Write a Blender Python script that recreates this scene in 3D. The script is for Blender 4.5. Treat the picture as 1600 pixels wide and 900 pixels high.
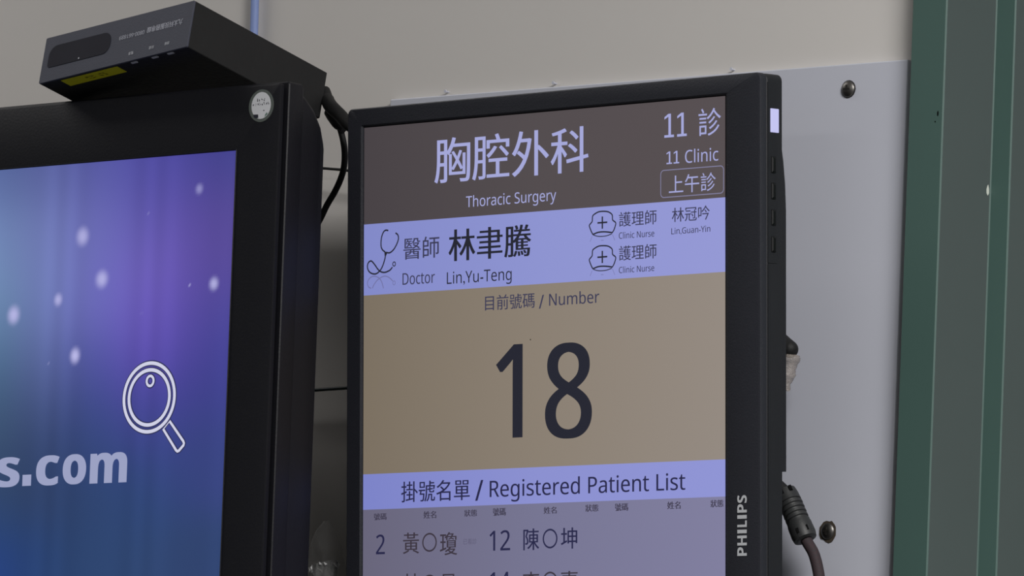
import bpy, bmesh, math, random
import numpy as np
from mathutils import Vector, Matrix, Euler

for _o in list(bpy.data.objects):
    bpy.data.objects.remove(_o)
S = bpy.context.scene
COL = S.collection
random.seed(7)

# ------------------------------------------------------------------ camera
cd = bpy.data.cameras.new('camera')
cam = bpy.data.objects.new('camera', cd)
COL.objects.link(cam)
CR, CU, CF = (Vector(v) for v in ([0.75706044, 0.65201613, 0.04164676], [0.04024032, -0.11015636, 0.99309934], [-0.65210444, 0.75016035, 0.10963236]))
m = Matrix.Identity(4)
for i in range(3):
    m[i][0], m[i][1], m[i][2] = CR[i], CU[i], -CF[i]
m.translation = Vector([2.56081, -2.94588, 1.56947])
cam.matrix_world = m
cd.sensor_fit = 'HORIZONTAL'
cd.sensor_width = 36.0
cd.lens = 36.0 * 11000 / 1600.0          # long telephoto
cd.clip_start = 0.05
cd.clip_end = 60
S.camera = cam

# ------------------------------------------------------------------ world, lamps, exposure
w = bpy.data.worlds.new('world')
S.world = w
w.use_nodes = True
bg = w.node_tree.nodes['Background']
bg.inputs[0].default_value = (0.86, 0.92, 1.0, 1)
bg.inputs[1].default_value = 0.13


def area(name, loc, sx, sy, power, col, aim=None):
    l = bpy.data.lights.new(name, 'AREA')
    l.shape = 'RECTANGLE'
    l.size, l.size_y, l.energy, l.color = sx, sy, power, col
    o = bpy.data.objects.new(name, l)
    o.location = loc
    if aim is not None:
        o.rotation_euler = (Vector(aim) - Vector(loc)).to_track_quat('-Z', 'Y').to_euler()
    COL.objects.link(o)
    return o


area('ceiling_lamp_near', (1.7, -0.95, 2.86), 1.1, 0.35, 70, (1.0, 0.985, 0.97))
area('ceiling_lamp_far', (0.5, -2.6, 2.86), 1.2, 0.35, 9, (1.0, 0.98, 0.95))

area('left_wall_fill', (-1.1, -0.45, 2.86), 1.0, 0.3, 6, (1.0, 0.98, 0.96))  # added fill light that brightens the left wall, not a known fixture

S.view_settings.view_transform = 'Standard'
S.view_settings.look = 'None'
S.view_settings.exposure = 0.0
S.view_settings.gamma = 1.0
S.view_settings.use_curve_mapping = False


# ------------------------------------------------------------------ materials
def lin(c):
    return tuple(((x / 255) / 12.92 if x / 255 <= 0.04045 else ((x / 255 + 0.055) / 1.055) ** 2.4) for x in c)


def mat(name, rgb, rough=0.5, spec=0.5, metal=0.0, var=0.06, scale=60, bump=0.0, coat=0.0):
    """sRGB 0-255 base colour with a little procedural mottling and bump"""
    k = bpy.data.materials.new(name)
    k.use_nodes = True
    nt = k.node_tree
    p = nt.nodes['Principled BSDF']
    p.inputs['Roughness'].default_value = rough
    p.inputs['Specular IOR Level'].default_value = spec
    p.inputs['Metallic'].default_value = metal
    p.inputs['Coat Weight'].default_value = coat
    tc = nt.nodes.new('ShaderNodeTexCoord')
    n = nt.nodes.new('ShaderNodeTexNoise')
    n.inputs['Scale'].default_value = scale
    n.inputs['Detail'].default_value = 4
    nt.links.new(tc.outputs['Object'], n.inputs['Vector'])
    mx = nt.nodes.new('ShaderNodeMix')
    mx.data_type = 'RGBA'
    a = lin(rgb)
    mx.inputs['A'].default_value = (*[max(0, v * (1 - var)) for v in a], 1)
    mx.inputs['B'].default_value = (*[v * (1 + var) for v in a], 1)
    nt.links.new(n.outputs['Fac'], mx.inputs['Factor'])
    nt.links.new(mx.outputs['Result'], p.inputs['Base Color'])
    if bump:
        b = nt.nodes.new('ShaderNodeBump')
        b.inputs['Strength'].default_value = bump
        b.inputs['Distance'].default_value = 0.001
        n2 = nt.nodes.new('ShaderNodeTexNoise')
        n2.inputs['Scale'].default_value = scale * 6
        nt.links.new(tc.outputs['Object'], n2.inputs['Vector'])
        nt.links.new(n2.outputs['Fac'], b.inputs['Height'])
        nt.links.new(b.outputs['Normal'], p.inputs['Normal'])
    return k


def lit(name, rgb=None, strength=1.0, attr=None):
    """self-lit pixels of a screen"""
    k = bpy.data.materials.new(name)
    k.use_nodes = True
    nt = k.node_tree
    p = nt.nodes['Principled BSDF']
    p.inputs['Base Color'].default_value = (0.004, 0.004, 0.005, 1)
    p.inputs['Roughness'].default_value = 0.45
    p.inputs['Specular IOR Level'].default_value = 0.15
    p.inputs['Emission Strength'].default_value = strength
    if attr:
        a = nt.nodes.new('ShaderNodeAttribute')
        a.attribute_name = attr
        nt.links.new(a.outputs['Color'], p.inputs['Emission Color'])
    else:
        p.inputs['Emission Color'].default_value = (*lin(rgb), 1)
    return k


M = {
    'wall': mat('wall_paint', (207, 203, 199), 0.75, 0.25, var=0.03, scale=5, bump=0.08),
    'ceil': mat('ceiling_paint', (225, 224, 220), 0.85, 0.2, var=0.02, scale=4),
    'floor': mat('floor_vinyl', (120, 118, 112), 0.4, 0.4, var=0.1, scale=12),
    'panel': mat('white_laminate', (192, 194, 205), 0.42, 0.4, var=0.02, scale=9),
    'green': mat('green_enamel', (66, 92, 86), 0.55, 0.5, var=0.05, scale=14),
    'reveal': mat('green_enamel_reflection', (78, 87, 86), 0.5, 0.5, var=0.05, scale=14),  # same green enamel, greyed to paint in the opposite wall's reflection
    'bezel': mat('charcoal_plastic', (37, 38, 45), 0.5, 0.4, var=0.05, scale=200, bump=0.15),
    'side': mat('charcoal_plastic_side', (31, 32, 36), 0.55, 0.35, var=0.05, scale=200, bump=0.1),
    'tvblk': mat('satin_black_plastic', (21, 21, 26), 0.5, 0.25, var=0.08, scale=120, bump=0.1),
    'gap': mat('dark_gap', (6, 6, 7), 0.8, 0.1),
    'box': mat('grey_painted_steel', (68, 70, 82), 0.6, 0.25, var=0.05, scale=150, bump=0.1),
    'boxshell': mat('black_painted_steel', (28, 28, 29), 0.6, 0.3, var=0.15, scale=60, bump=0.2),
    'window': mat('dark_window', (40, 40, 48), 0.7, 0.12),
    'print': mat('light_grey_print', (168, 170, 182), 0.6, 0.2),
    'printw': mat('white_print', (190, 192, 200), 0.6, 0.2),
    'yellow': mat('yellow_sticker', (190, 186, 22), 0.5, 0.3, var=0.1),
    'olive': mat('faded_print', (95, 92, 14), 0.6, 0.2),
    'sticker': mat('white_sticker', (215, 216, 220), 0.5, 0.3, var=0.02),
    'stickrim': mat('grey_sticker_rim', (92, 98, 94), 0.4, 0.4, var=0.15, scale=300),
    'stickgreen': mat('green_print', (95, 125, 112), 0.5, 0.3),
    'ink': mat('dark_print', (45, 46, 56), 0.6, 0.2),
    'rubber': mat('black_rubber', (22, 22, 23), 0.6, 0.3, var=0.2, scale=400, bump=0.2),
    'grip': mat('dark_grey_plastic', (40, 41, 42), 0.5, 0.4, var=0.1, scale=200, bump=0.1),
    'teal': mat('teal_cable_sheath', (26, 44, 48), 0.5, 0.3),
    'blue': mat('blue_cable_sheath', (136, 154, 205), 0.5, 0.3),
    'steel': mat('screw_steel', (120, 117, 114), 0.42, 0.5, metal=1.0, var=0.15, scale=700),
    'recess': mat('screw_recess', (32, 30, 28), 0.5, 0.3),
    'rust': mat('chipped_board', (66, 58, 50), 0.8, 0.2, var=0.4, scale=900),
    'logo': mat('silver_lettering', (196, 198, 202), 0.4, 0.4),
    'button': mat('black_button', (10, 10, 11), 0.35, 0.4),
    'chip': mat('bare_primer', (205, 210, 200), 0.7, 0.2),
    'bracket': mat('black_bracket_steel', (24, 24, 25), 0.5, 0.4, metal=0.3),
    'led': lit('indicator_glow', (196, 196, 240), 1.0),
    'picture': lit('screen_picture', attr='picture'),
    'tv_white': lit('picture_white', (206, 207, 228)),
    'tv_grey': lit('picture_lettering', (154, 160, 194)),
    'tv_dark': lit('picture_outline', (44, 46, 86)),
    'lav': lit('pixels_lavender', (164, 167, 216)),
    'lavdim': lit('pixels_lavender_line', (128, 126, 158)),
    'grey': lit('pixels_grey', (58, 58, 84)),
    'inkp': lit('pixels_ink', (36, 37, 48)),
    'navy': lit('pixels_navy', (38, 38, 72)),
    'dim': lit('pixels_dim', (60, 56, 74)),
    'brown': lit('pixels_brown', (60, 53, 64)),
    'faint': lit('pixels_faint', (92, 89, 114)),
    'ghost': lit('pixels_mirrored', (112, 113, 162)),
}


def woven(name, a, b):
    k = mat(name, a, 0.7, 0.25, var=0.1, scale=500)
    nt = k.node_tree
    p = nt.nodes['Principled BSDF']
    tc = nt.nodes.new('ShaderNodeTexCoord')
    ck = nt.nodes.new('ShaderNodeTexChecker')
    ck.inputs['Scale'].default_value = 1400
    ck.inputs['Color1'].default_value = (*lin(a), 1)
    ck.inputs['Color2'].default_value = (*lin(b), 1)
    nt.links.new(tc.outputs['Object'], ck.inputs['Vector'])
    nt.links.new(ck.outputs['Color'], p.inputs['Base Color'])
    return k


M['woven'] = woven('woven_sleeve', (48, 46, 49), (62, 46, 50))


def clear(name, alpha, rgb, rough=0.2):
    k = mat(name, rgb, rough, 0.6, var=0.1, scale=200, bump=0.6)
    nt = k.node_tree
    p = nt.nodes['Principled BSDF']
    p.inputs['Transmission Weight'].default_value = 0.0
    p.inputs['Alpha'].default_value = alpha
    return k


M['clear'] = clear('clear_plastic_film', 0.07, (150, 150, 150), 0.08)
M['glint'] = clear('tape_glint_chips', 0.85, (215, 215, 215), 0.1)
M['tape'] = clear('clear_tape', 0.5, (120, 120, 120), 0.12)
M['cliptape'] = clear('milky_plastic', 0.5, (158, 148, 140), 0.3)


# ------------------------------------------------------------------ helpers
def put(name, bm, mats, parent=None, smooth=False, angle=35):
    me = bpy.data.meshes.new(name)
    bm.normal_update()
    bm.to_mesh(me)
    bm.free()
    for k in (mats if isinstance(mats, (list, tuple)) else [mats]):
        me.materials.append(k)
    o = bpy.data.objects.new(name, me)
    COL.objects.link(o)
    if parent is not None:
        o.parent = parent
    if smooth:
        for p in me.polygons:
            p.use_smooth = True
        try:
            me.set_sharp_from_angle(angle=math.radians(angle))
        except Exception:
            pass
    return o


def empty(name, loc, rot=None, label=None, cat=None, group=None, mode='YXZ'):
    o = bpy.data.objects.new(name, None)
    o.empty_display_size = 0.05
    o.location = loc
    if rot is not None:
        o.rotation_mode = mode
        o.rotation_euler = rot
    COL.objects.link(o)
    tag(o, label, cat, group)
    return o


def tag(o, label=None, cat=None, group=None, kind=None):
    if label: o['label'] = label
    if cat: o['category'] = cat
    if group: o['group'] = group
    if kind: o['kind'] = kind
    return o


def rrect(x0, x1, z0, z1, r, n=5):
    """rounded rectangle in x,z; counter-clockwise seen from the front (-y)"""
    r = max(r, 1e-6)
    pts = []
    for cx, cz, a0 in ((x1 - r, z0 + r, -90), (x1 - r, z1 - r, 0), (x0 + r, z1 - r, 90), (x0 + r, z0 + r, 180)):
        for i in range(n + 1):
            a = math.radians(a0 + 90 * i / n)
            pts.append((cx + r * math.cos(a), cz + r * math.sin(a)))
    return pts


def skin_loops(bm, loops, cap0=True, cap1=True, mi=0):
    """join closed loops of equal length; loops run from the viewer inwards"""
    vs = [[bm.verts.new(p) for p in L] for L in loops]
    n = len(vs[0])
    for a, b in zip(vs, vs[1:]):
        for i in range(n):
            j = (i + 1) % n
            f = bm.faces.new((a[i], b[i], b[j], a[j]))
            f.material_index = mi
    if cap0:
        bm.faces.new(vs[0]).material_index = mi
    if cap1:
        bm.faces.new(list(reversed(vs[-1]))).material_index = mi
    return vs


def loft(bm, rings, n=5, cap0=True, cap1=True):
    """rings: (x0,x1,z0,z1,radius,y)"""
    return skin_loops(bm, [[(x, y, z) for x, z in rrect(x0, x1, z0, z1, r, n)] for x0, x1, z0, z1, r, y in rings], cap0, cap1)


def frame(bm, inner, outer, r_in, r_out, profile, n=5, closed=True):
    """picture frame: profile points (s, y), s=0 at the inner edge, 1 at the outer edge"""
    a = rrect(*inner, r_in, n)
    b = rrect(*outer, r_out, n)
    loops = [[(p[0] + (q[0] - p[0]) * s, y, p[1] + (q[1] - p[1]) * s) for p, q in zip(a, b)] for s, y in profile]
    vs = [[bm.verts.new(p) for p in L] for L in loops]
    k = len(a)
    seq = list(zip(vs, vs[1:])) + ([(vs[-1], vs[0])] if closed else [])
    for u, v in seq:
        for i in range(k):
            j = (i + 1) % k
            bm.faces.new((u[i], u[j], v[j], v[i]))
    bmesh.ops.recalc_face_normals(bm, faces=bm.faces)


def box(bm, x0, x1, y0, y1, z0, z1, bev=0.0, mi=0):
    r = bmesh.ops.create_cube(bm, size=1.0)
    for v in r['verts']:
        v.co = Vector(((x0 + x1) / 2 + v.co.x * (x1 - x0), (y0 + y1) / 2 + v.co.y * (y1 - y0), (z0 + z1) / 2 + v.co.z * (z1 - z0)))
    fs = {f for v in r['verts'] for f in v.link_faces}
    for f in fs:
        f.material_index = mi
    if bev > 0:
        es = list({e for f in fs for e in f.edges})
        bmesh.ops.bevel(bm, geom=es, offset=bev, segments=2, profile=0.5, affect='EDGES')


def smooth_path(pts, k=8):
    P = [Vector(p) for p in pts]
    P = [P[0] * 2 - P[1]] + P + [P[-1] * 2 - P[-2]]
    out = []
    for i in range(1, len(P) - 2):
        for j in range(k):
            t = j / k
            a, b, c, d = P[i - 1], P[i], P[i + 1], P[i + 2]
            out.append(0.5 * ((2 * b) + (c - a) * t + (2 * a - 5 * b + 4 * c - d) * t * t + (3 * b - a - 3 * c + d) * t ** 3))
    out.append(P[-2])
    return out


def tube(bm, pts, rad, n=14, k=8, smooth=True):
    P = smooth_path(pts, k) if smooth else [Vector(p) for p in pts]
    rs = rad if callable(rad) else (lambda t: rad)
    t0 = (P[1] - P[0]).normalized()
    up = Vector((0.3, -0.8, 0.5))
    nrm = (up - t0 * up.dot(t0)).normalized()
    loops = []
    for i, p in enumerate(P):
        t = (P[min(i + 1, len(P) - 1)] - P[max(i - 1, 0)]).normalized()
        nrm = (nrm - t * nrm.dot(t)).normalized()
        b = t.cross(nrm)
        r = rs(i / (len(P) - 1))
        loops.append([tuple(p + (nrm * math.cos(a) + b * math.sin(a)) * r) for a in (2 * math.pi * j / n for j in range(n))])
    skin_loops(bm, loops)
    bmesh.ops.recalc_face_normals(bm, faces=bm.faces)


def lathe(bm, a, b, prof, n=20):
    """profile (t along a->b in metres, radius)"""
    a, b = Vector(a), Vector(b)
    d = (b - a).normalized()
    u = d.orthogonal().normalized()
    v = d.cross(u)
    skin_loops(bm, [[tuple(a + d * t + (u * math.cos(q) + v * math.sin(q)) * r) for q in (2 * math.pi * j / n for j in range(n))] for t, r in prof])
    bmesh.ops.recalc_face_normals(bm, faces=bm.faces)


def ribbon(bm, pts, wd, y, closed=False):
    """flat line of width wd drawn on a face at depth y; pts in x,z (metres)"""
    P = [Vector(p) for p in pts]
    n = len(P)
    L = []
    for i, p in enumerate(P):
        a = P[(i - 1) % n] if (closed or i) else p
        b = P[(i + 1) % n] if (closed or i < n - 1) else p
        t = (b - a).normalized()
        q = Vector((-t.y, t.x)) * wd / 2
        ww = 1.0
        L.append((bm.verts.new((p.x - q.x * ww, y, p.y - q.y * ww)), bm.verts.new((p.x + q.x * ww, y, p.y + q.y * ww))))
    for i in range(n if closed else n - 1):
        a, b = L[i], L[(i + 1) % n]
        bm.faces.new((a[0], b[0], b[1], a[1]))


def curve2(pts, k=8):
    return [(p.x, p.y) for p in smooth_path([(x, z, 0) for x, z in pts], k)]


def ellipse(cx, cz, rx, rz, n=40):
    return [(cx + rx * math.cos(2 * math.pi * i / n), cz + rz * math.sin(2 * math.pi * i / n)) for i in range(n)]


def poly(bm, pts, y):
    bm.faces.new([bm.verts.new((x, y, z)) for x, z in pts])


def sans(body, heavy=False):
    """the plain humanist sans letters of the built-in typeface"""
    A, a, d = (0x1D5D4, 0x1D5EE, 0x1D7EC) if heavy else (0x1D5A0, 0x1D5BA, 0x1D7E2)
    return ''.join(chr(A + ord(c) - 65) if 'A' <= c <= 'Z' else chr(a + ord(c) - 97) if 'a' <= c <= 'z' else chr(d + ord(c) - 48) if '0' <= c <= '9' else c for c in body)


def glyphs(body, heavy=False):
    """outline of a text as vertices and faces (built-in typeface)"""
    body = sans(body, heavy)
    cu = bpy.data.curves.new('lettering', 'FONT')
    cu.body = body
    cu.size = 1.0
    cu.resolution_u = 6
    o = bpy.data.objects.new('lettering', cu)
    COL.objects.link(o)
    bpy.context.view_layer.update()
    dg = bpy.context.evaluated_depsgraph_get()
    me = bpy.data.meshes.new_from_object(o.evaluated_get(dg))
    V = [(v.co.x, v.co.y) for v in me.vertices]
    F = [tuple(p.vertices) for p in me.polygons]
    bpy.data.objects.remove(o)
    bpy.data.curves.remove(cu)
    bpy.data.meshes.remove(me)
    return V, F


_hv = glyphs('H')[0]
CAP_H = max(v[1] for v in _hv) - min(v[1] for v in _hv)
_xv = glyphs('x', True)[0]
X_HB = max(v[1] for v in _xv) - min(v[1] for v in _xv)


def text_into(bm, body, x0, x1, z0, h, y, mode='b', bold=0.0, spin=None, ref=None, heavy=False):
    """fit a text into x0..x1 with baseline or bottom z0 and height h (metres); bold = extra stroke width / h"""
    V, F = glyphs(body, heavy)
    ax0, ax1 = min(v[0] for v in V), max(v[0] for v in V)
    ay0, ay1 = min(v[1] for v in V), max(v[1] for v in V)
    ex = bold * h
    sx = (x1 - x0 - ex) / (ax1 - ax0)
    if mode == 'H':
        sz, oz = h / (ref or CAP_H), 0.0
    else:
        sz, oz = h / (ay1 - ay0), ay0
    for k, dx in enumerate((0.0, ex, ex / 2) if ex else (0.0,)):
        out = []
        for a, b in V:
            px, pz = x0 + dx + (a - ax0) * sx, z0 + (b - oz) * sz
            if spin:
                px, pz = spin(px, pz)
            out.append(bm.verts.new((px, y + k * 0.00002, pz)))
        for f in F:
            try:
                bm.faces.new([out[i] for i in f])
            except ValueError:
                pass


def footed_one(bm, x0, x1, z0, h, y):
    """a figure 1 with a foot stroke"""
    wd = x1 - x0
    s = wd * 0.26
    c = x0 + wd * 0.56
    poly(bm, [(c - s / 2, z0), (c + s / 2, z0), (c + s / 2, z0 + h), (c - s / 2, z0 + h)], y)
    poly(bm, [(x0, z0), (x1, z0), (x1, z0 + h * 0.105), (x0, z0 + h * 0.105)], y + 0.00002)
    poly(bm, [(c - s / 2, z0 + h), (x0 + wd * 0.02, z0 + h * 0.87), (x0 + wd * 0.02, z0 + h * 0.77), (c - s / 2, z0 + h * 0.88)], y)


mm = 0.001

# ================================================================== setting
def quad_wall():
    bm = bmesh.new()
    # wall 110 mm thick with the doorway cut out (x 0.30..1.21, up to 2.42)
    box(bm, -3.2, 0.3005, 0.0, 0.11, 0.0, 2.9)
    box(bm, 0.3005, 1.22, 0.0, 0.11, 2.43, 2.9)
    box(bm, 1.22, 3.4, 0.0, 0.11, 0.0, 2.9)
    return bm


tag(put('wall_back', quad_wall(), M['wall']), kind='structure')
bm = bmesh.new(); box(bm, -3.2, 3.4, -4.2, 0.11, -0.05, 0.0)
tag(put('floor', bm, M['floor']), kind='structure')
bm = bmesh.new(); box(bm, -3.2, 3.4, -4.2, 0.11, 2.9, 2.95)
tag(put('ceiling', bm, M['ceil']), kind='structure')

# steel door jamb: face, reveal, stop, second reveal, extruded upright
def jamb():
    prof = [(0.2865, 0.0), (0.2865, -0.0143), (0.2872, -0.015), (0.3090, -0.015), (0.3097, -0.0143), (0.3097, 0.0279), (0.3103, 0.0285),
            (0.3218, 0.0285), (0.3225, 0.0292), (0.3225, 0.072), (0.3100, 0.072), (0.3100, 0.109), (0.3005, 0.109), (0.3005, 0.0)]
    bm = bmesh.new()
    lo = [bm.verts.new((x, y, 0.0)) for x, y in prof]
    hi = [bm.verts.new((x, y, 2.43)) for x, y in prof]
    n = len(prof)
    for i in range(n):
        j = (i + 1) % n
        f = bm.faces.new((lo[i], lo[j], hi[j], hi[i]))
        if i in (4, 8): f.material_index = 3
    bm.faces.new(hi); bm.faces.new(list(reversed(lo)))
    bmesh.ops.recalc_face_normals(bm, faces=bm.faces)
    # chipped paint on the reveal, bare primer showing
    pts = [(27.3, 2045.9), (28.1, 2043.6), (28.2, 2041.3), (27.2, 2039.9), (26.0, 2041.0), (25.8, 2043.2), (26.6, 2045.2)]
    f = bm.faces.new([bm.verts.new((0.30978, (y - 0.8) * mm, z * mm)) for y, z in pts]); f.material_index = 1
    for cx, cz, rx, rz in ((306.2, 2078.9, .55, 1.5), (304.6, 2074.6, .4, .5)):
        f = bm.faces.new([bm.verts.new((x * mm, -0.01506, z * mm)) for x, z in ellipse(cx, cz, rx, rz, 10)]); f.material_index = 2
    return bm


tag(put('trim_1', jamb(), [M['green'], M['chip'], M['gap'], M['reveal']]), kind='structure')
bm = bmesh.new(); box(bm, 0.3105, 1.215, 0.0735, 0.108, 0.008, 2.42, 0.002)
d1 = tag(put('door_1', bm, M['green']), kind='structure')

# ================================================================== white mounting board on the wall
PB = tag(empty('mounting_panel', (0.091, 0, 1.60)), 'white laminate mounting board screwed to the wall behind the portrait monitor', 'wall panel')
bm = bmesh.new(); box(bm, -0.185, 0.185, -0.004, -0.0002, -0.28, 0.5112, 0.0006)
put('board', bm, M['panel'], PB)


def screw(x, z, chipped):
    bm = bmesh.new()
    lathe(bm, (x, -0.004, z), (x, -0.0075, z), [(0, .0044), (.0005, .0045), (.0011, .0040), (.0017, .0028), (.0020, .0014)], 24)
    o = put('screw', bm, M['steel'], PB, True, 75)
    b2 = bmesh.new()
    box(b2, x - .0021, x + .0021, -0.0062, -0.0056, z - .00045, z + .00045)
    box(b2, x - .00045, x + .00045, -0.00625, -0.0056, z - .0021, z + .0021)
    put('cross_slot', b2, M['recess'], o)
    b3 = bmesh.new()
    random.seed(3 if chipped else 9)
    R, J = (.0058, .15) if chipped else (.0049, .02)
    pts = [(x + math.cos(a) * R * random.uniform(1 - J, 1 + J), z + math.sin(a) * R * random.uniform(1 - J, 1 + J)) for a in (2 * math.pi * i / 18 for i in range(18))]
    skin_loops(b3, [[(px, -0.00425, pz) for px, pz in pts], [(px, -0.0039, pz) for px, pz in pts]])
    put('washer_ring', b3, M['rust'] if chipped else M['recess'], o)


screw(0.23676 - .091, 2.09745 - 1.60, False)
screw(0.23391 - .091, 1.85934 - 1.60, True)
# nail heads along the board's top edge
for x in (-0.0535, 0.0265, 0.154):
    bm = bmesh.new()
    lathe(bm, (x - .091, 0, 0.5135), (x - .091, -0.0035, 0.5137), [(0, .0005), (.0026, .0005), (.0028, .0010), (.0032, .0009)], 10)
    put('nail', bm, M['panel'], PB, True)

# ================================================================== portrait call display (right)
MW, BANDS, ML, MRot = 0.26679, [53.82, 93.3, 192.45, 212.07], [-0.04562, -0.078, 2.08265], [0.054668, -0.003357, -0.040319]
MH = MW * 16 / 9
D = empty('clinic_monitor', ML, MRot, 'black portrait monitor showing the clinic call number 18 on a brown and blue page', 'monitor')
XL, XR, ZT, ZB = -.0118, .2925, .0110, -(MH + .011)
bm = bmesh.new()
frame(bm, (-.0004, MW + .0004, -MH - .0004, .0004), (XL, XR, ZB, ZT), .0004, .0035,
      [(0.0, 0.0026), (0.0, 0.0004), (0.02, -0.0004), (0.10, -0.0012), (0.93, -0.0015), (0.985, -0.0011), (1.0, 0.0), (1.0, 0.0035), (0.97, 0.0040), (0.5, 0.0040)])
put('front_bezel', bm, M['bezel'], D, True, 30)
# rear housing: rim, then a raised hump that narrows towards the wall
bm = bmesh.new()
loft(bm, [(XL + .0012, XR - .0010, ZB + .0012, ZT - .0010, .0035, .0040), (XL + .0003, XR - .0002, ZB + .0003, ZT - .0002, .0038, .0048),
          (XL, XR, ZB, ZT, .004, .0080), (XL, XR, ZB, ZT, .004, .0160), (XL + .0015, XR - .0012, ZB + .0015, ZT - .0015, .004, .0174),
          (XL + .008, XR - .0125, ZB + .008, ZT - .008, .004, .0180)], cap0=True)
rim = put('rear_housing', bm, M['side'], D, True, 30)
bm = bmesh.new()
hump = [(.03, -.1984), (.2828, -.1984), (.2828, -.1300), (.2828, -.0600), (.2822, -.0460), (.2810, -.0340), (.2796, -.0250), (.2770, -.0180), (.2700, -.0150), (.03, -.0150)]
def hl(y, inset): return [(min(x, .2828) - (inset if x > .1 else -inset), y, z + (inset if z < -.1 else -inset * .6 if x < .27 or z > -.03 else 0)) for x, z in hump]
skin_loops(bm, [hl(.0178, .0004), hl(.0190, 0), hl(.0305, 0), hl(.0350, .0085), hl(.0385, .0200)])
bmesh.ops.recalc_face_normals(bm, faces=bm.faces)
put('electronics_cover', bm, M['side'], D, True, 30)
# side strip with the controls
bm = bmesh.new()
box(bm, XR - .0002, XR + .0003, .0046, .01205, -.0896, .0060)
box(bm, XR - .0002, XR + .0003, .0046, .0064, -.300, -.0903)
strip = put('control_strip', bm, M['side'], D)
zs = [(-.0329, -.0421), (-.0468, -.05595), (-.0610, -.0698), (-.0752, -.0840)]
for a, b in zs:
    bm = bmesh.new()
    y0 = .0088
    loops = []
    for s, dx in ((1.0, .0000), (1.0, .0004), (.55, .0009)):
        c, hh = (a + b) / 2, (a - b) / 2 * (0.92 if s == 1 else .7)
        yw = .0017 * s
        loops.append([(XR + .0003 + dx, y0 + yy, c + zz) for yy, zz in ((-yw, -hh), (-yw, 0), (-yw, hh), (0, hh * 1.06), (yw, hh), (yw, 0), (yw, -hh), (0, -hh * 1.06))])
    skin_loops(bm, loops)
    bmesh.ops.recalc_face_normals(bm, faces=bm.faces)
    put('button', bm, M['button'], D)
bm = bmesh.new(); box(bm, XR + .0001, XR + .0006, .0064, .0131, -.0204, -.0078, .0003)
put('indicator_light', bm, M['led'], D)['label'] = 'glowing lavender white window'
# maker's lettering, read from below upwards on the right edge
bm = bmesh.new()
sp = lambda a, b: (.2831 - b, a)
for ch, u0, u1 in (('P', 0, .142), ('H', .172, .335), ('|', .372, .432), ('L', .474, .582), ('|', .612, .672), ('P', .713, .852), ('S', .872, 1.0)):
    a, b = -.2437 + .0319 * u0, -.2437 + .0319 * u1
    if ch == '|':
        bm.faces.new([bm.verts.new((q[0], -.00158, q[1])) for q in (sp(a, 0), sp(b, 0), sp(b, .0066), sp(a, .0066))])
    else:
        text_into(bm, ch, a, b, 0.0, .0066, -.00158, 'b', 0.02, spin=sp, heavy=True)
put('logo', bm, M['logo'], D)['label'] = 'silver lettering'
# wall arm behind the housing
bm = bmesh.new()
box(bm, .085, .185, .0372, .0405, -.165, -.065, .001)
put('wall_bracket', bm, M['bracket'], D)
bm = bmesh.new()
box(bm, .115, .155, .0400, .0620, -.140, -.090, .001)
put('bracket_arm', bm, M['bracket'], D)

# the displayed page: one screen mesh whose faces are the page's colour bands
def band_screen():
    zb = [0.0, -BANDS[0] * mm, -BANDS[1] * mm, -BANDS[2] * mm, -BANDS[3] * mm, -MH]
    cols = [((72, 66, 69), (82, 75, 77), (86, 78, 80)),
            ((130, 137, 200), (141, 147, 208), (148, 152, 212)),
            ((123, 112, 97), (138, 127, 114), (147, 137, 128)),
            ((124, 131, 200), (139, 144, 208), (143, 148, 212)),
            ((104, 101, 122), (118, 117, 146), (128, 126, 158))]
    bm = bmesh.new()
    lay = bm.loops.layers.float_color.new('picture')
    N = 12
    for b in range(5):
        c = np.array([lin(q) for q in cols[b]])
        for i in range(N):
            x0, x1 = MW * i / N, MW * (i + 1) / N
            vs = [bm.verts.new(p) for p in ((x0, 0, zb[b + 1]), (x1, 0, zb[b + 1]), (x1, 0, zb[b]), (x0, 0, zb[b]))]
            f = bm.faces.new(vs)
            for lp in f.loops:
                t = lp.vert.co.x / MW * 2
                q = c[0] + (c[1] - c[0]) * t if t < 1 else c[1] + (c[2] - c[1]) * (t - 1)
                lp[lay] = (*q, 1)
    # the panel's own thickness behind the picture
    return bm


SC = put('screen', band_screen(), M['picture'], D)
SC['label'] = 'lit page in brown, pale blue and tan bands'
bm = bmesh.new(); box(bm, .0, MW, .0006, .0024, -MH, 0)
put('panel_back', bm, M['gap'], D)

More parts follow.
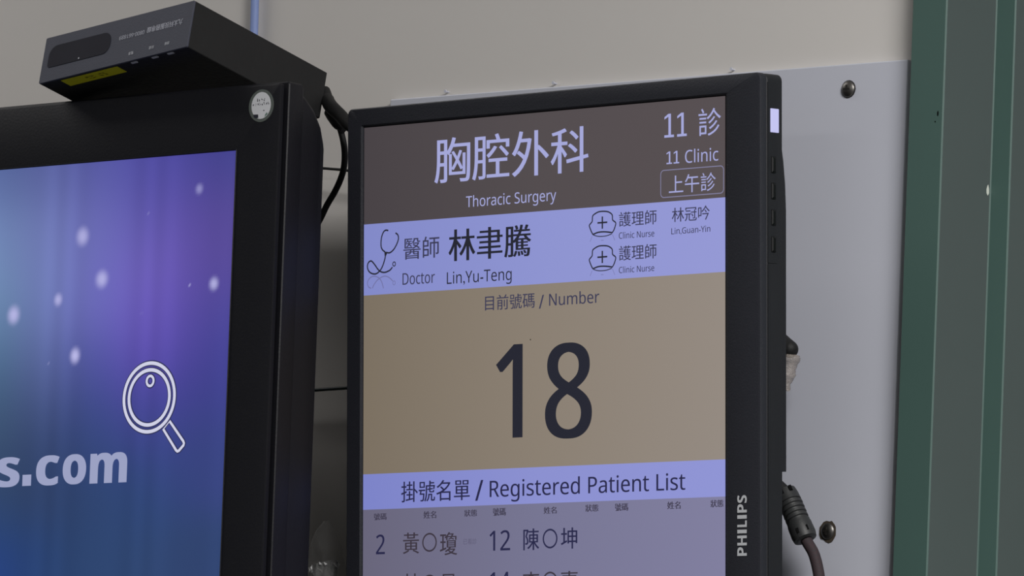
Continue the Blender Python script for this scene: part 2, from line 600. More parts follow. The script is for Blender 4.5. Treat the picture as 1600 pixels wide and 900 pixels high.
TY = -0.0003
TEXT = [
    ('title', '胸腔外科', 'b', 54.19, -34.23, 168.94, 24.72, 'lav', 0.02),
    ('subtitle', 'Thoracic Surgery', 'H', 78.17, -48.59, 145.33, 5.94, 'lav', 0),
    ('eleven', '11', 'e', 223.74, -19.58, 239.77, 12.65, 'lav', 0),
    ('clinic_cjk', '診', 'b', 248.13, -20.41, 263.98, 14.6, 'lav', 0),
    ('clinic_en', '11', 'e', 225.3, -33.82, 234.39, 6.71, 'lav', 0),
    ('clinic_en', 'Clinic', 'H', 238.58, -33.98, 262.17, 6.76, 'lav', 0),
    ('session', '上午診', 'b', 227.04, -49.81, 260.26, 9.75, 'lav', 0),
    ('doctor', '醫師', 'b', 30.67, -75.03, 58.09, 11.93, 'grey', 0.012),
    ('docname', '林聿騰', 'b', 65.03, -77.71, 126.92, 17.38, 'ink', 0.035),
    ('doctor_en', 'Doctor', 'H', 30.09, -88.82, 54.74, 6.37, 'grey', 0.012),
    ('docname_en', 'Lin,Yu-Teng', 'H', 63.86, -90.01, 112.46, 6.44, 'ink', 0),
    ('nurse1', '護理師', 'b', 191.12, -65.46, 218.26, 7.85, 'grey', 0.012),
    ('nurse1_en', 'Clinic Nurse', 'H', 191.12, -71.9, 216.61, 3.34, 'grey', 0.012),
    ('nursename', '林冠吟', 'b', 229.15, -65.06, 256.06, 7.66, 'grey', 0.012),
    ('nursename_en', 'Lin,Guan-Yin', 'H', 228.79, -71.49, 256.42, 3.25, 'grey', 0.012),
    ('nurse2', '護理師', 'b', 191.13, -83.68, 218.27, 7.91, 'grey', 0.012),
    ('nurse2_en', 'Clinic Nurse', 'H', 191.14, -90.34, 216.62, 3.27, 'grey', 0.012),
    ('numlabel', '目前號碼', 'b', 92.63, -105.97, 129.59, 8.22, 'grey', 0.012),
    ('slash1', '/', 'b', 132.71, -106.74, 136.44, 7.46, 'grey', 0.012),
    ('number_en', 'Number', 'H', 140.21, -105.46, 176.96, 6.38, 'grey', 0.012),
    ('one', '1', 'b', 100.97, -175.94, 120.75, 50.71, 'ink', 0.03),
    ('eight', '8', 'b', 137.3, -177.77, 171.66, 51.77, 'ink', 0.042),
    ('list', '掛號名單', 'b', 29.51, -208.78, 81.48, 11.41, 'navy', 0.015),
    ('slash2', '/', 'b', 85.56, -209.42, 91.6, 11.23, 'navy', 0.015),
    ('list_en', 'Registered Patient List', 'H', 96.42, -207.68, 238.74, 8.81, 'navy', 0.014),
    ('head', '號碼', 'b', 8.58, -218.03, 18.42, 3.75, 'dim', 0.06),
    ('head', '姓名', 'b', 46.57, -218.05, 56.28, 3.97, 'dim', 0.06),
    ('head', '狀態', 'b', 77.42, -217.8, 86.98, 3.67, 'dim', 0.06),
    ('head', '號碼', 'b', 98.79, -217.97, 108.47, 4.24, 'dim', 0.06),
    ('head', '姓名', 'b', 136.44, -217.84, 145.98, 3.7, 'dim', 0.06),
    ('head', '狀態', 'b', 166.97, -217.54, 176.46, 3.85, 'dim', 0.06),
    ('head', '號碼', 'b', 188.32, -217.69, 198.01, 4.04, 'dim', 0.06),
    ('head', '姓名', 'b', 225.87, -217.7, 235.43, 3.98, 'dim', 0.06),
    ('head', '狀態', 'b', 256.56, -217.57, 265.7, 3.89, 'dim', 0.06),
    ('n2', '2', 'H', 10.34, -236.88, 17.18, 10.7, 'navy', 0.015),
    ('p1a', '黃', 'b', 30.95, -237.12, 43.34, 11.61, 'brown', 0.015),
    ('p1o', 'O', 'r', 45.77, -236.33, 56.68, 10.25, 'brown', 0.015),
    ('p1b', '瓊', 'b', 59.06, -238.47, 72.15, 12.53, 'brown', 0.015),
    ('st', '已看診', 'b', 76.75, -232.99, 86.83, 3.14, 'faint', 0),
    ('n12', '12', 'H', 96.41, -236.87, 111.7, 10.78, 'navy', 0.015),
    ('p2a', '陳', 'b', 121.47, -237.19, 133.18, 11.67, 'navy', 0.015),
    ('p2o', 'O', 'r', 135.86, -236.52, 146.53, 10.46, 'navy', 0.015),
    ('p2b', '坤', 'b', 149.16, -237.08, 161.08, 11.44, 'navy', 0.015),
    ('p3a', '林', 'b', 31.04, -259.61, 43.72, 11.6, 'brown', 0.015),
    ('p3o', 'O', 'r', 45.85, -259.1, 56.77, 10.13, 'brown', 0.015),
    ('p3b', '星', 'b', 59.72, -259.99, 71.3, 11.19, 'brown', 0.015),
    ('n14', '14', 'H', 96.48, -259.19, 111.76, 10.6, 'navy', 0.015),
    ('p4a', '李', 'b', 121.05, -259.93, 133.46, 11.07, 'brown', 0.015),
    ('p4o', 'O', 'r', 135.91, -259.34, 146.58, 10.18, 'brown', 0.015),
    ('p4b', '惠', 'b', 148.97, -260.05, 161.59, 11.01, 'brown', 0.015),
]
MATK = dict(lav='lav', grey='grey', ink='inkp', navy='navy', dim='dim', brown='brown', faint='faint')
GROUPED = {}
for k, t, mode, x0, z0, x1, h, col, off in TEXT:
    base = {'clinic_cjk': 'eleven', 'slash1': 'numlabel', 'number_en': 'numlabel', 'slash2': 'list', 'list_en': 'list', 'eight': 'one',
            'p1o': 'p1a', 'p1b': 'p1a', 'p2o': 'p2a', 'p2b': 'p2a', 'p3o': 'p3a', 'p3b': 'p3a', 'p4o': 'p4a', 'p4b': 'p4a'}.get(k, k)
    if base == 'head':
        base = 'head%d' % len(GROUPED)
    bm, _ = GROUPED.setdefault(base, (bmesh.new(), col))
    x0, x1, z0, h = x0 * mm, x1 * mm, z0 * mm, h * mm
    if mode == 'e':
        wd = (x1 - x0) * (.43 if k == 'eleven' else .44)
        footed_one(bm, x0, x0 + wd, z0, h, TY)
        footed_one(bm, x1 - wd, x1, z0, h, TY)
    elif mode == 'r':
        n = 40
        c, r = ((x0 + x1) / 2, z0 + h / 2), ((x1 - x0) / 2, h / 2)
        ribbon(bm, ellipse(c[0], c[1], r[0] - .0004, r[1] - .0004, n), .00095, TY, True)
    else:
        text_into(bm, t, x0, x1, z0, h, TY, mode, off)
for base, (bm, col) in GROUPED.items():
    o = put('lettering', bm, M[MATK[col]], SC)
    if base == 'one':
        o['label'] = 'large black call number'
    elif base == 'title':
        o['label'] = 'large lavender department title'

# rounded outline around the session
bm = bmesh.new()
ribbon(bm, rrect(.22120, .26585, -.0515, -.0370, .0022, 5), .0005, TY, True)
put('outline_box', bm, M['lavdim'], SC)

# stethoscope drawing with its pale mirror image
bm = bmesh.new()
def sline(pts, wd): ribbon(bm, [(x * mm, z * mm) for x, z in curve2(pts)], wd * mm, TY)
sline([(18.57, -58.05), (17.0, -57.9), (15.3, -58.9), (13.8, -62.0), (13.5, -66.3), (14.6, -68.6), (16.6, -69.9)], .85)
sline([(25.01, -60.05), (26.4, -61.0), (26.85, -63.2), (25.6, -66.0), (23.54, -68.6), (21.4, -70.1), (19.6, -70.6), (17.5, -70.2)], .85)
sline([(16.9, -70.5), (16.7, -73.0), (15.4, -76.4), (13.9, -78.9), (12.4, -80.3), (10.6, -81.4), (8.4, -81.75), (5.6, -81.0), (3.7, -79.4), (3.05, -77.2), (3.7, -75.3), (5.2, -74.4), (6.6, -74.7), (8.8, -76.7), (10.8, -78.9), (12.4, -80.2), (14.4, -81.0), (16.7, -81.2), (19.0, -80.7), (20.7, -80.0), (22.3, -78.6)], .85)
ribbon(bm, [(x * mm, z * mm) for x, z in ellipse(23.6, -76.95, 1.05, 1.15, 20)], .6 * mm, TY, True)
poly(bm, [(x * mm, z * mm) for x, z in ((16.0, -69.6), (18.6, -70.2), (17.2, -72.4), (16.4, -72.6))], TY - .00002)
for cx, cz in ((18.6, -58.1), (25.0, -60.0)):
    poly(bm, [(x * mm, z * mm) for x, z in ellipse(cx, cz, .55, .5, 12)], TY - .00002)
put('stethoscope_icon', bm, M['inkp'], SC)
bm = bmesh.new()
sline([(6.9, -89.6), (8.2, -87.6), (10.4, -85.5), (12.4, -84.4), (14.8, -83.5), (17.4, -83.4), (20.2, -84.5), (22.6, -86.3)], .6)
sline([(5.9, -89.6), (3.9, -88.6), (3.1, -86.6), (4.0, -84.6), (6.0, -83.3), (8.2, -83.0), (10.4, -83.4), (12.4, -84.4), (14.2, -86.6), (15.5, -90.0)], .6)
ribbon(bm, [(x * mm, z * mm) for x, z in ellipse(23.6, -87.4, .95, 1.1, 18)], .4 * mm, TY, True)
put('mirrored_icon', bm, M['ghost'], SC)


def nurse_cap(dz):
    o = Vector((179.13, -62.5 + dz))
    bm = bmesh.new()
    def ln(pts, wd, cl=False): ribbon(bm, [((o.x + x) * mm, (o.y + z) * mm) for x, z in pts], wd * mm, TY, cl)
    ln(curve2([(-6.82, -6.17), (-8.15, -4.15), (-9.39, -1.56), (-9.24, -0.64), (-7.53, 0.88), (-7.29, 2.25), (-7.07, 3.85), (-5.83, 4.82), (-2.73, 5.93), (0.99, 6.02), (4.09, 5.59), (6.26, 4.56), (7.25, 3.37), (7.44, 1.06), (9.05, -0.06), (9.73, -0.9), (9.21, -2.71), (8.28, -4.51), (7.19, -5.83)], 5), .75)
    ln(curve2([(-6.7, -5.97), (-3.04, -5.09), (0.68, -5.0), (4.4, -5.35), (7.25, -5.83)], 6), .8)
    ln(curve2([(-6.7, -6.29), (-3.97, -7.07), (-0.87, -7.39), (3.16, -7.24), (6.88, -6.39)], 6), .5)
    for hx, hz in ((3.6, .44), (.5, 3.3)):
        poly(bm, [((o.x + sx * hx) * mm, (o.y + sz * hz) * mm) for sx, sz in ((-1, -1), (1, -1), (1, 1), (-1, 1))], TY - (.00002 if hx > 1 else 0))
    put('nurse_cap_icon', bm, M['inkp'], SC)
    bm = bmesh.new()
    def ln2(pts): ribbon(bm, [((o.x + x) * mm, (o.y + z) * mm) for x, z in pts], .3 * mm, TY)
    ln2([(-7.38, -6.95), (-8.93, -9.86)]); ln2([(7.35, -6.76), (9.05, -10.06)]); ln2([(-1.02, -9.45), (0.99, -9.55)])
    put('mirrored_icon', bm, M['ghost'], SC)


nurse_cap(0)
nurse_cap(-18.5)
bm = bmesh.new(); poly(bm, [(x * mm, z * mm) for x, z in ellipse(126.5, -123.2, .45, .4, 8)], TY)
put('dirt_speck', bm, M['rust'], SC)

# ================================================================== television (left)
TL_, TRot = [-0.0802, -0.135, 2.06532], [-0.00023, -0.01042, 0.014952]
T = empty('television', TL_, TRot, 'large black television with a purple and blue picture, a small box lying on top', 'television')
SX1, SX0, SZ0 = -.0084, -.7164, -.3983
FX1, FX0, FZ1, FZ0 = .0228, -.7476, .0354, -.4350
bm = bmesh.new()
frame(bm, (SX0, SX1, SZ0, 0), (FX0, FX1, FZ0, FZ1), .0004, .0012,
      [(0, .0022), (0, -.0002), (.012, -.0006), (.02, .0000), (.97, .0), (1.0, .0006), (1.0, .0030), (.5, .0030)], 3)
put('front_bezel', bm, M['tvblk'], T, True, 30)
bm = bmesh.new()
loft(bm, [(FX0 + .004, FX1 - .002, FZ0 + .004, FZ1 - .002, .001, .0028), (FX0 + .004, FX1 - .002, FZ0 + .004, FZ1 - .002, .001, .0046)], 2)
put('shadow_gap', bm, M['gap'], T)
bm = bmesh.new()
loft(bm, [(FX0 - .0020, FX1 + .0022, FZ0 - .001, FZ1 + .0008, .0015, .0043), (FX0 - .0027, FX1 + .0027, FZ0 - .0015, FZ1 + .0016, .0020, .0050),
          (FX0 - .0027, FX1 + .0027, FZ0 - .0015, FZ1 + .0016, .0025, .0155), (FX0 - .0020, FX1 + .0020, FZ0 - .001, FZ1 + .0006, .0025, .0168)], 4)
put('middle_housing', bm, M['tvblk'], T, True, 30)
bm = bmesh.new()
loft(bm, [(FX0, FX1 + .0018, FZ0, .0320, .003, .0165), (FX0, FX1 + .0020, FZ0, .0305, .004, .0200), (FX0, FX1 + .0022, FZ0, .0262, .006, .0265),
          (FX0, FX1 + .0020, FZ0, .0200, .008, .0325), (FX0 + .001, FX1 + .0010, FZ0 + .002, .0130, .010, .0365), (FX0 + .02, FX1 - .012, FZ0 + .02, .0, .015, .0385),
          (FX0 + .05, FX1 - .045, FZ0 + .05, -.030, .02, .075), (FX0 + .07, FX1 - .06, FZ0 + .07, -.045, .02, .080)], 5)
put('back_shell', bm, M['tvblk'], T, True, 30)
bm = bmesh.new(); box(bm, -.46, -.26, .079, .1335, -.30, -.10, .002)
put('wall_bracket', bm, M['bracket'], T)

# moving picture on the television
PIC = [(-190, 0, 82, 98, 150), (-190, -40, 110, 132, 178), (-190, -75, 108, 138, 175), (-190, -105, 74, 108, 140), (-190, -135, 58, 84, 112), (-190, -170, 52, 72, 104), (-190, -205, 40, 66, 110), (-190, -235, 34, 64, 136),
       (-150, 0, 88, 96, 156), (-150, -40, 112, 122, 182), (-150, -75, 112, 124, 184), (-150, -110, 92, 104, 160), (-150, -140, 58, 74, 118), (-150, -175, 44, 62, 100), (-150, -235, 38, 64, 112),
       (-110, 0, 82, 84, 158), (-110, -40, 104, 104, 178), (-110, -80, 106, 104, 184), (-110, -115, 70, 76, 150), (-110, -150, 50, 68, 122), (-110, -190, 42, 64, 106), (-110, -235, 42, 66, 108),
       (-70, 0, 76, 72, 156), (-70, -30, 88, 82, 164), (-70, -60, 110, 96, 184), (-70, -90, 106, 88, 186), (-70, -115, 88, 74, 170), (-70, -145, 58, 66, 136), (-70, -190, 44, 68, 116), (-70, -235, 44, 68, 110),
       (-40, 0, 70, 68, 150), (-40, -35, 92, 78, 164), (-40, -65, 98, 80, 170), (-40, -95, 82, 72, 162), (-40, -130, 66, 64, 146), (-40, -165, 54, 68, 130), (-40, -235, 48, 68, 112),
       (-10, 0, 58, 62, 130), (-10, -35, 80, 68, 138), (-10, -65, 82, 70, 142), (-10, -95, 66, 66, 144), (-10, -130, 60, 62, 138), (-10, -165, 54, 66, 124), (-10, -235, 46, 66, 110),
       (-300, -60, 84, 130, 150), (-300, -200, 34, 62, 110), (-450, -60, 60, 110, 140), (-450, -300, 30, 56, 110), (-600, -100, 56, 96, 140), (-700, -300, 28, 50, 100), (-100, -330, 34, 60, 120), (-20, -390, 30, 50, 100)]
DOTS = [(-35.7, -19.8, 3.6, 3.8, .45), (-123.4, -41.7, 6.0, 6.8, .72), (-107.2, -66.7, 6.0, 6.4, .78), (-140.4, -76.7, 4.0, 4.6, .75), (-174.7, -83.8, 6.0, 6.8, .85),
        (-125.5, -109.1, 4.8, 5.8, .95), (-22.0, -73.5, 4.4, 4.8, .8), (-39.8, -73.0, .8, 1.0, 1.0), (-75.6, -87.4, .7, .8, .6), (-73.8, -31.7, .6, .6, .4), (-146, -113, .6, .8, .4), (-96, -84, .6, .7, .35)]


def picture():
    xs = np.concatenate([np.linspace(-708, -196, 18), np.arange(-190, -.001, 1.4), [-0.0]]) / 1000
    xs = (xs * 1000 + (SX1 / mm) * 0) / 1000
    xs = np.where(xs * 1000 < -195, xs, xs * (190 - 8.4) / 190)
    xs = np.unique(np.round(xs + 0, 6))
    xs = np.concatenate([[SX0], (xs[(xs > SX0 + .004)] - .0084)[:]])
    xs = np.unique(np.clip(xs, SX0, SX1))
    zs_ = np.concatenate([np.linspace(SZ0 * 1000, -245, 12), np.arange(-240, .001, 1.4), [0.0]]) / 1000
    zs_ = np.unique(np.round(zs_, 6))
    A = np.array(PIC, float)
    C = np.array([lin(a[2:]) for a in A])
    X, Z = np.meshgrid(xs * 1000, zs_ * 1000, indexing='ij')
    d2 = (X[..., None] - A[:, 0]) ** 2 + (Z[..., None] - A[:, 1]) ** 2
    far = np.maximum(0, -X - 190)[..., None]
    W = np.exp(-d2 / (2 * (20 + far * .4) ** 2)) + 1e-9 / (d2 + 1)
    G = (W @ C) / W.sum(-1, keepdims=True)
    G *= (1 + .05 * np.sin(X / 4.3 + np.sin(X / 11.0) * 2))[..., None]      # faint upright streaks of the picture
    wh = np.array(lin((186, 184, 232)))
    for x, z, rx, rz, a in DOTS:
        r = np.sqrt(((X - x) / rx) ** 2 + ((Z - z) / rz) ** 2)
        t = np.clip((1.12 - r) / 1.0, 0, 1)
        t = (t * t * (3 - 2 * t) * a)[..., None]
        G = G * (1 - t) + wh * t
    bm = bmesh.new()
    lay = bm.verts.layers.float_color.new('picture')
    V = [[None] * len(zs_) for _ in xs]
    for i, x in enumerate(xs):
        for j, z in enumerate(zs_):
            v = bm.verts.new((x, .0009, z)); v[lay] = (*G[i, j], 1); V[i][j] = v
    for i in range(len(xs) - 1):
        for j in range(len(zs_) - 1):
            bm.faces.new((V[i][j], V[i + 1][j], V[i + 1][j + 1], V[i][j + 1]))
    return bm


TS = put('screen', picture(), M['picture'], T)
TS['label'] = 'lit purple and blue picture with soft white dots'
PY = .0005
bm = bmesh.new()
for ch, a, b in (('s', -182.3, -164.4), ('c', -151.6, -133.8), ('o', -131.0, -113.0), ('m', -110.0, -81.7)):
    text_into(bm, ch, a * mm, b * mm, -181.8 * mm, 17.0 * mm, PY, 'b', .075, heavy=True)
poly(bm, [(x * mm, z * mm) for x, z in ((-162.0, -181.5), (-155.2, -181.5), (-155.2, -175.2), (-162.0, -175.2))], PY)
put('lettering', bm, M['tv_grey'], TS)
# magnifying glass drawing
def mag(bm, grow, y):
    c = (-66.95, -135.0)
    def E(rx, rz): return [(x * mm, z * mm) for x, z in ellipse(c[0], c[1], rx, rz, 64)]
    ribbon(bm, E(19.1, 19.2), (2.0 + grow) * mm, y, True)
    ribbon(bm, E(15.3, 15.4), (2.0 + grow) * mm, y + .00002, True)
    ribbon(bm, [(x * mm, z * mm) for x, z in ellipse(-66.7, -125.8, 2.6, 2.8, 28)], (1.5 + grow) * mm, y, True)
    h = [(-55.3, -153.2), (-50.7, -148.9), (-39.9, -160.4), (-39.3, -161.6), (-39.6, -162.6), (-43.0, -165.6), (-44.0, -165.9), (-45.0, -165.3)]
    ribbon(bm, [(x * mm, z * mm) for x, z in h], (1.6 + grow) * mm, y + .00004, True)
bm = bmesh.new(); mag(bm, 1.3, PY + .0001); put('icon_outline', bm, M['tv_dark'], TS)
bm = bmesh.new(); mag(bm, 0, PY - .0001); put('magnifier_icon', bm, M['tv_white'], TS)

# round sticker in the corner of the frame
def disc(bm, cx, cz, r, y0, y1, n=32):
    skin_loops(bm, [[(x * mm, y0, z * mm) for x, z in ellipse(cx, cz, r, r, n)], [(x * mm, y1, z * mm) for x, z in ellipse(cx, cz, r, r, n)]])
bm = bmesh.new(); disc(bm, 9.2, 23.7, 9.1, -.0003, .0002)
SK = put('round_sticker', bm, M['stickrim'], T); SK['label'] = 'white round sticker with grey rim'
bm = bmesh.new()
pts = ellipse(9.3, 23.8, 7.1, 7.5, 32)
skin_loops(bm, [[(x * mm, -.00042, z * mm) for x, z in pts], [(x * mm, -.0002, z * mm) for x, z in pts]])
SF = put('sticker_face', bm, M['sticker'], SK)
bm = bmesh.new()
random.seed(5)
def marks(z, x0, x1, n, h):
    for i in range(n):
        a = x0 + (x1 - x0) * i / n
        wq = (x1 - x0) / n
        for _ in range(3):
            hx = random.uniform(.15, .4) * wq; px = a + random.uniform(.1, .5) * wq; hz = random.uniform(.15, .45) * h; pz = z + random.uniform(0, .6) * h
            poly(bm, [(q * mm, r * mm) for q, r in ((px, pz), (px + hx, pz), (px + hx, pz + hz), (px, pz + hz))], -.00046)
marks(26.0, 5.6, 12.6, 4, 1.8); marks(23.8, 3.0, 15.6, 8, 1.8); marks(20.2, 10.4, 12.6, 1, 1.2)
poly(bm, [(x * mm, z * mm) for x, z in ((3.8, 19.0), (7.4, 18.9), (7.6, 17.0), (6.0, 16.9), (4.6, 17.3))], -.00046)
put('printed_marks', bm, M['ink'], SF)
bm = bmesh.new(); poly(bm, [(x * mm, z * mm) for x, z in ((12.2, 17.2), (14.4, 18.8), (13.8, 19.8), (12.6, 18.6))], -.00047)
put('green_mark', bm, M['stickgreen'], SF)

# ================================================================== small box lying upside down on the television
BL, BA, BS = [-0.11067, -0.15533, 2.1218], [[0.993149, -0.043086, 0.108618], [-0.093852, 0.259653, 0.961131], [0.069614, 0.96474, -0.253831]], [120.06, 28.27, 106.7]
bx, bh, bd = [Vector(v) for v in BA]
mb = Matrix((bx, bd, bh)).transposed()
B = empty('set_top_box', BL, mb.to_euler('YXZ'), 'small dark grey metal box lying upside down on top of the television', 'set-top box')
WB, HB, DB = (v * mm for v in BS)
bm = bmesh.new(); loft(bm, [(-WB, 0, 0, HB, .0006, .0012), (-WB, 0, 0, HB, .0006, DB)], 2)
put('casing', bm, M['boxshell'], B)
bm = bmesh.new(); loft(bm, [(-WB + .00015, -.00015, .00015, HB - .00015, .0006, 0), (-WB, 0, .0, HB, .0008, .0002), (-WB, 0, 0, HB, .0008, .0011)], 2)
FP = put('front_plate', bm, M['box'], B); FP['label'] = 'blue grey front plate'
# rounded dark window
def win(y):
    x0, x1, z0, z1 = -115.0, -64.5, 8.7, 21.9
    pts = []
    for cx, cz, r, a0 in ((x1 - 5.6, z0 + 5.6, 5.6, -90), (x1 - 6.0, z1 - 6.0, 6.0, 0), (x0 + 6.0, z1 - 6.0, 6.0, 90), (x0 + 2.0, z0 + 2.0, 2.0, 180)):
        for i in range(7):
            a = math.radians(a0 + 15 * i)
            pts.append(((cx + r * math.cos(a)) * mm, y, (cz + r * math.sin(a)) * mm))
    return pts
bm = bmesh.new(); skin_loops(bm, [win(-.0003), win(.0004)])
WN = put('display_window', bm, M['window'], B)
bm = bmesh.new(); poly(bm, [(x * mm, z * mm) for x, z in ellipse(-89.1, 9.9, .5, .5, 10)], -.00035)
put('tiny_lamp', bm, M['printw'], WN)
def flip(cx, cz): return lambda a, b: (2 * cx - a, 2 * cz - b)
bm = bmesh.new()
text_into(bm, '九太科技服務專線', -35.4 * mm, -6.8 * mm, 14.9 * mm, 3.7 * mm, -.0002, 'b', .06, spin=flip(-21.1 * mm, 16.7 * mm))
text_into(bm, '0800-661889', -57.6 * mm, -37.2 * mm, 14.8 * mm, 2.5 * mm, -.0002, 'b', .07, spin=flip(-47.4 * mm, 16.05 * mm))
put('lettering', bm, M['print'], FP)
bm = bmesh.new()
for s, a, b, z in (('電源', -47.6, -43.6, 3.7), ('訊號', -31.2, -27.2, 4.1), ('連線', -18.7, -14.8, 4.2)):
    text_into(bm, s, a * mm, b * mm, z * mm, 1.9 * mm, -.0002, 'b', .03, spin=flip((a + b) / 2 * mm, (z + .95) * mm))
put('lettering', bm, M['printw'], FP)
for x in (44.3, 27.7, 15.2):
    bm = bmesh.new(); box(bm, (-x - 2.3) * mm, (-x + 2.3) * mm, .0017, .0033, -.0005, .0003, .0002)
    put('foot_clip', bm, M['print'], B)
bm = bmesh.new(); box(bm, -.1040, -.0582, .0023, .0100, -.00025, .0002)
YS = put('yellow_sticker', bm, M['yellow'], B); YS['label'] = 'yellow sticker on the underside'
bm = bmesh.new()
random.seed(4)
for cx in (-86, -82.5, -76, -73):
    for _ in range(5):
        px, py = cx + random.uniform(-1.4, 1.0), 4.2 + random.uniform(0, 3.4)
        bm.faces.new([bm.verts.new((q * mm, r * mm, -.0003)) for q, r in ((px, py), (px, py + .5), (px + 1.8, py + .5), (px + 1.8, py))])
put('faded_print', bm, M['olive'], YS)

# ================================================================== cables
def thing(name, loc, label, cat, group=None):
    return empty(name, loc, None, label, cat, group)
def mmv(L, o=(0, 0, 0)): return [tuple(v * mm - w_ for v, w_ in zip(p, o)) for p in L]

o = (-.085, -.045, 2.098)
K = thing('power_cable', o, 'thick black cable looping between the television and the portrait monitor', 'cable')
bm = bmesh.new()
tube(bm, mmv([(-112, -40, 2112), (-106, -44, 2107), (-98.3, -50, 2102.5), (-91, -54, 2098.6), (-84, -56, 2094.5), (-76, -58, 2089), (-68, -56, 2084)], o), lambda t: .0036 if t < .2 else .0040 - .0010 * max(0, t - .5), 14)
put('thick_lead', bm, M['rubber'], K, True)
bm = bmesh.new()
lathe(bm, mmv([(-104, -44, 2099.5)], o)[0], mmv([(-90, -47, 2088)], o)[0], [(0, .0030), (.004, .0034), (.011, .0036), (.0135, .0033), (.0155, .0022), (.019, .0018)], 14)
put('plug', bm, M['rubber'], K, True, 50)
bm = bmesh.new()
tube(bm, mmv([(-97.5, -45, 2094), (-94.0, -45, 2089), (-91.2, -45, 2082), (-89.7, -45, 2075), (-89.8, -45, 2067), (-91.9, -45, 2060.5), (-95.8, -45, 2053.6), (-101.5, -45, 2046), (-107.5, -45, 2036.5), (-116, -46, 2026), (-128, -48, 2014)], o), .0018)
put('cord', bm, M['rubber'], K, True)

def wire(name, pts, r, m_, label, o):
    bm = bmesh.new(); tube(bm, mmv(pts, o), r, 12)
    ob = put(name, bm, m_, None, True); ob.location = o
    return tag(ob, label, 'cable')
wire('thin_cable', [(-160, -14, 2074.6), (-141, -14, 2073.2), (-127, -14, 2071.8), (-114.6, -14, 2070.2), (-98, -13, 2067), (-86, -11, 2063)], .0008, M['rubber'], 'thin black wire crossing the upper gap between the two screens', (-.12, -.014, 2.071))
wire('thin_cable', [(-165, -10, 1945.2), (-147, -10, 1945.6), (-135, -10, 1946.0), (-114, -10, 1946.4), (-96, -10, 1946.5), (-84, -10, 1945)], .0010, M['teal'], 'thin dark teal wire crossing the gap between the screens halfway down', (-.13, -.01, 1.946))
wire('network_cable', [(-202.6, -4, 2420), (-203.5, -4, 2300), (-203.2, -4, 2200), (-202.4, -4, 2160), (-201.6, -4, 2100), (-203, -4, 2000), (-204, -4, 1950)], .0024, M['blue'], 'pale blue cable running up the wall behind the box', (-.2025, -.004, 2.15))

# lead with a round filter bead, hanging beside the monitor
o = (.235, -.028, 1.858)
K = thing('display_cable', o, 'dark braided cable with a ribbed round filter bead hanging beside the monitor', 'cable')
a, b = mmv([(221.8, -27, 1880.0), (237.4, -27, 1852.5)], o)
Lb = (Vector(b) - Vector(a)).length
prof = [(0, .0035), (.0008, .0054), (.004, .0060), (.0075, .0062)]
t = .0078
while t < .0195:
    prof += [(t, .0063), (t + .0003, .0057), (t + .0009, .0057), (t + .0012, .0063), (t + .0026, .0064)]
    t += .0027
prof += [(t + .0006, .0066), (Lb - .0035, .0068), (Lb - .0008, .0063), (Lb, .0046)]
bm = bmesh.new(); lathe(bm, a, b, prof, 28)
fb = put('filter_bead', bm, M['grip'], K, True, 25)
bm = bmesh.new()
ax = (Vector(b) - Vector(a)).normalized()
fr = (-CF - ax * (-CF).dot(ax)).normalized(); sd = ax.cross(fr)
for tt in (.0025, Lb - .0045):
    for q in (-.5, .35):
        c = Vector(a) + ax * tt + (fr * math.cos(q) + sd * math.sin(q)) * .0061
        mt = Matrix((sd, ax, fr)).transposed().to_4x4(); mt.translation = c
        r = bmesh.ops.create_cube(bm, size=1.0)
        for v in r['verts']:
            v.co = mt @ Vector((v.co.x * .0016, v.co.y * .0030, v.co.z * .0016))
put('latch_notch', bm, M['gap'], fb)
bm = bmesh.new(); tube(bm, mmv([(235.8, -27, 1856), (238.4, -27, 1851.5), (242.6, -27, 1846), (245.4, -27, 1839.5), (247.4, -27, 1832), (248.6, -27, 1822), (248.5, -26, 1805), (246, -24, 1780), (240, -22, 1750)], o), .0031, 16)
put('cord', bm, M['woven'], K, True)
bm = bmesh.new(); tube(bm, mmv([(186, -30, 1884), (200, -29, 1887), (212, -28, 1886), (222.3, -27, 1879)], o), .0030, 14)
put('cord', bm, M['rubber'], K, True)

# black plug end with milky clear wrap, halfway down the monitor's right edge
o = (.222, -.03, 1.952)
K = thing('cable_end', o, 'black cable end held by a milky plastic wrap, peeking out beside the monitor', 'cable')
bm = bmesh.new()
tube(bm, mmv([(206, -32, 1968), (213, -31, 1963), (219, -30, 1958.2), (224, -30, 1954.8), (228.0, -30, 1953.0)], o), lambda t: .0046 if t < .75 else .0046 * math.sqrt(max(.12, 1 - ((t - .75) / .25) ** 2 * .88)), 16)
put('plug', bm, M['rubber'], K, True, 60)
bm = bmesh.new()
random.seed(12)
A = [(224.6, -30, 1951.5), (224.2, -30, 1945.0), (222.6, -30, 1939.0), (221.2, -30, 1933.0)]
tube(bm, mmv(A, o), lambda t: (.0050 + .0006 * math.sin(t * 14)) * (1 - .45 * t), 18)
for v in bm.verts:
    v.co += Vector((random.uniform(-1, 1), random.uniform(-1, 1), random.uniform(-1, 1))) * .0003
put('plastic_wrap', bm, M['cliptape'], K, True, 60)['label'] = 'milky see-through plastic wrap'

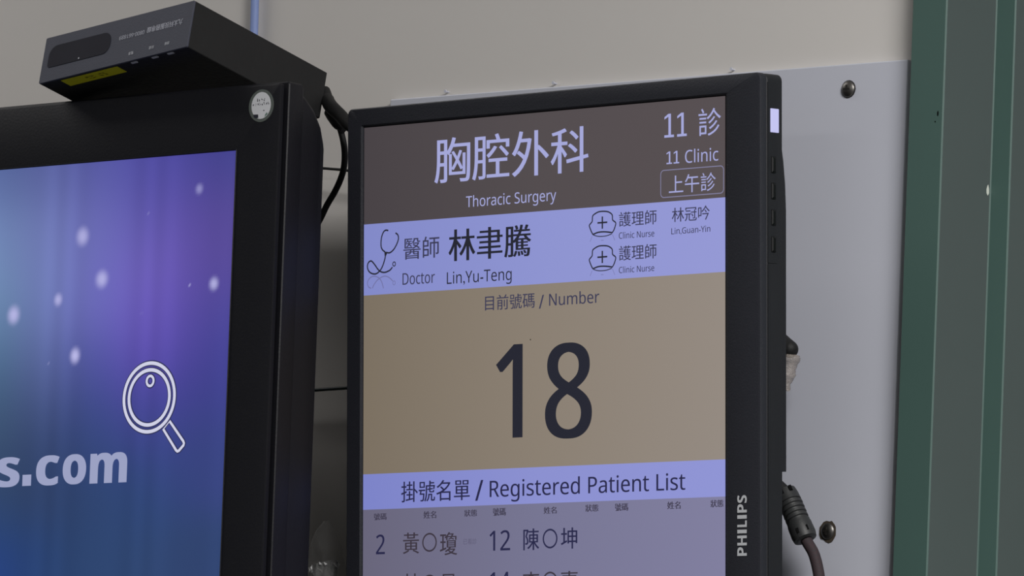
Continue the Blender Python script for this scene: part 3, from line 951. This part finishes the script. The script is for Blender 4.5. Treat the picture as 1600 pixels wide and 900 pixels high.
# crumpled clear plastic at the foot of the gap
o = (-.085, -.05, 1.836)
K = thing('plastic_wrap', o, 'crumpled clear plastic wrap at the bottom of the gap between the screens', 'plastic wrap')
bm = bmesh.new()
random.seed(21)
n, mrow = 26, 14
loops = []
for i in range(mrow):
    t = i / (mrow - 1)
    z = 1.800 + .0665 * t
    wr = .0125 * math.sqrt(max(.02, 1 - max(0, (t - .45) / .55) ** 2))
    cx = -.0855 + .001 * math.sin(t * 5)
    loops.append([(cx - o[0] + math.cos(2 * math.pi * j / n) * wr * (1 + .10 * math.sin(5 * j + 3 * i) + random.uniform(-.05, .05)),
                   -.05 - o[1] + math.sin(2 * math.pi * j / n) * wr * .7 * (1 + random.uniform(-.12, .12)), z - o[2] + random.uniform(-.0008, .0008)) for j in range(n)])
skin_loops(bm, loops, cap0=False)
bmesh.ops.recalc_face_normals(bm, faces=bm.faces)
put('film', bm, M['clear'], K)
bm = bmesh.new()
loops = []
for i in range(7):
    t = i / 6
    z = 1.800 + .0425 * t
    loops.append([(-.0865 - o[0] + math.cos(2 * math.pi * j / 20) * .0085 * (1 + random.uniform(-.10, .10)), math.sin(2 * math.pi * j / 20) * .006 * (1 + random.uniform(-.15, .15)), z - o[2] + .0022 * math.cos(2 * math.pi * j / 20) * t + random.uniform(-.0006, .0006)) for j in range(20)])
skin_loops(bm, loops)
bmesh.ops.recalc_face_normals(bm, faces=bm.faces)
put('taped_core', bm, M['tape'], K)['label'] = 'shiny taped core'
# pale chips added as painted glints where the tape crumples
bm = bmesh.new()
random.seed(31)
for i in range(16):
    a = 2 * math.pi * i / 16
    r = .0088
    c = Vector((-.0865 - o[0] + math.cos(a) * r, math.sin(a) * .0064, 1.8415 - o[2] + .0022 * math.cos(a)))
    q = [Vector((random.uniform(-1, 1), random.uniform(-1, 1), random.uniform(-1, 1))) * .0016 for _ in range(4)]
    vs = [bm.verts.new(c + p + Vector((0, 0, dz))) for p, dz in zip(q, (0, -.001, .001, -.002))]
    for f in ((0, 1, 2), (0, 2, 3), (0, 3, 1), (1, 3, 2)):
        bm.faces.new([vs[k] for k in f])
bmesh.ops.recalc_face_normals(bm, faces=bm.faces)
put('glint_chips', bm, M['glint'], K)['label'] = 'pale chips painted as glints on the wrap'
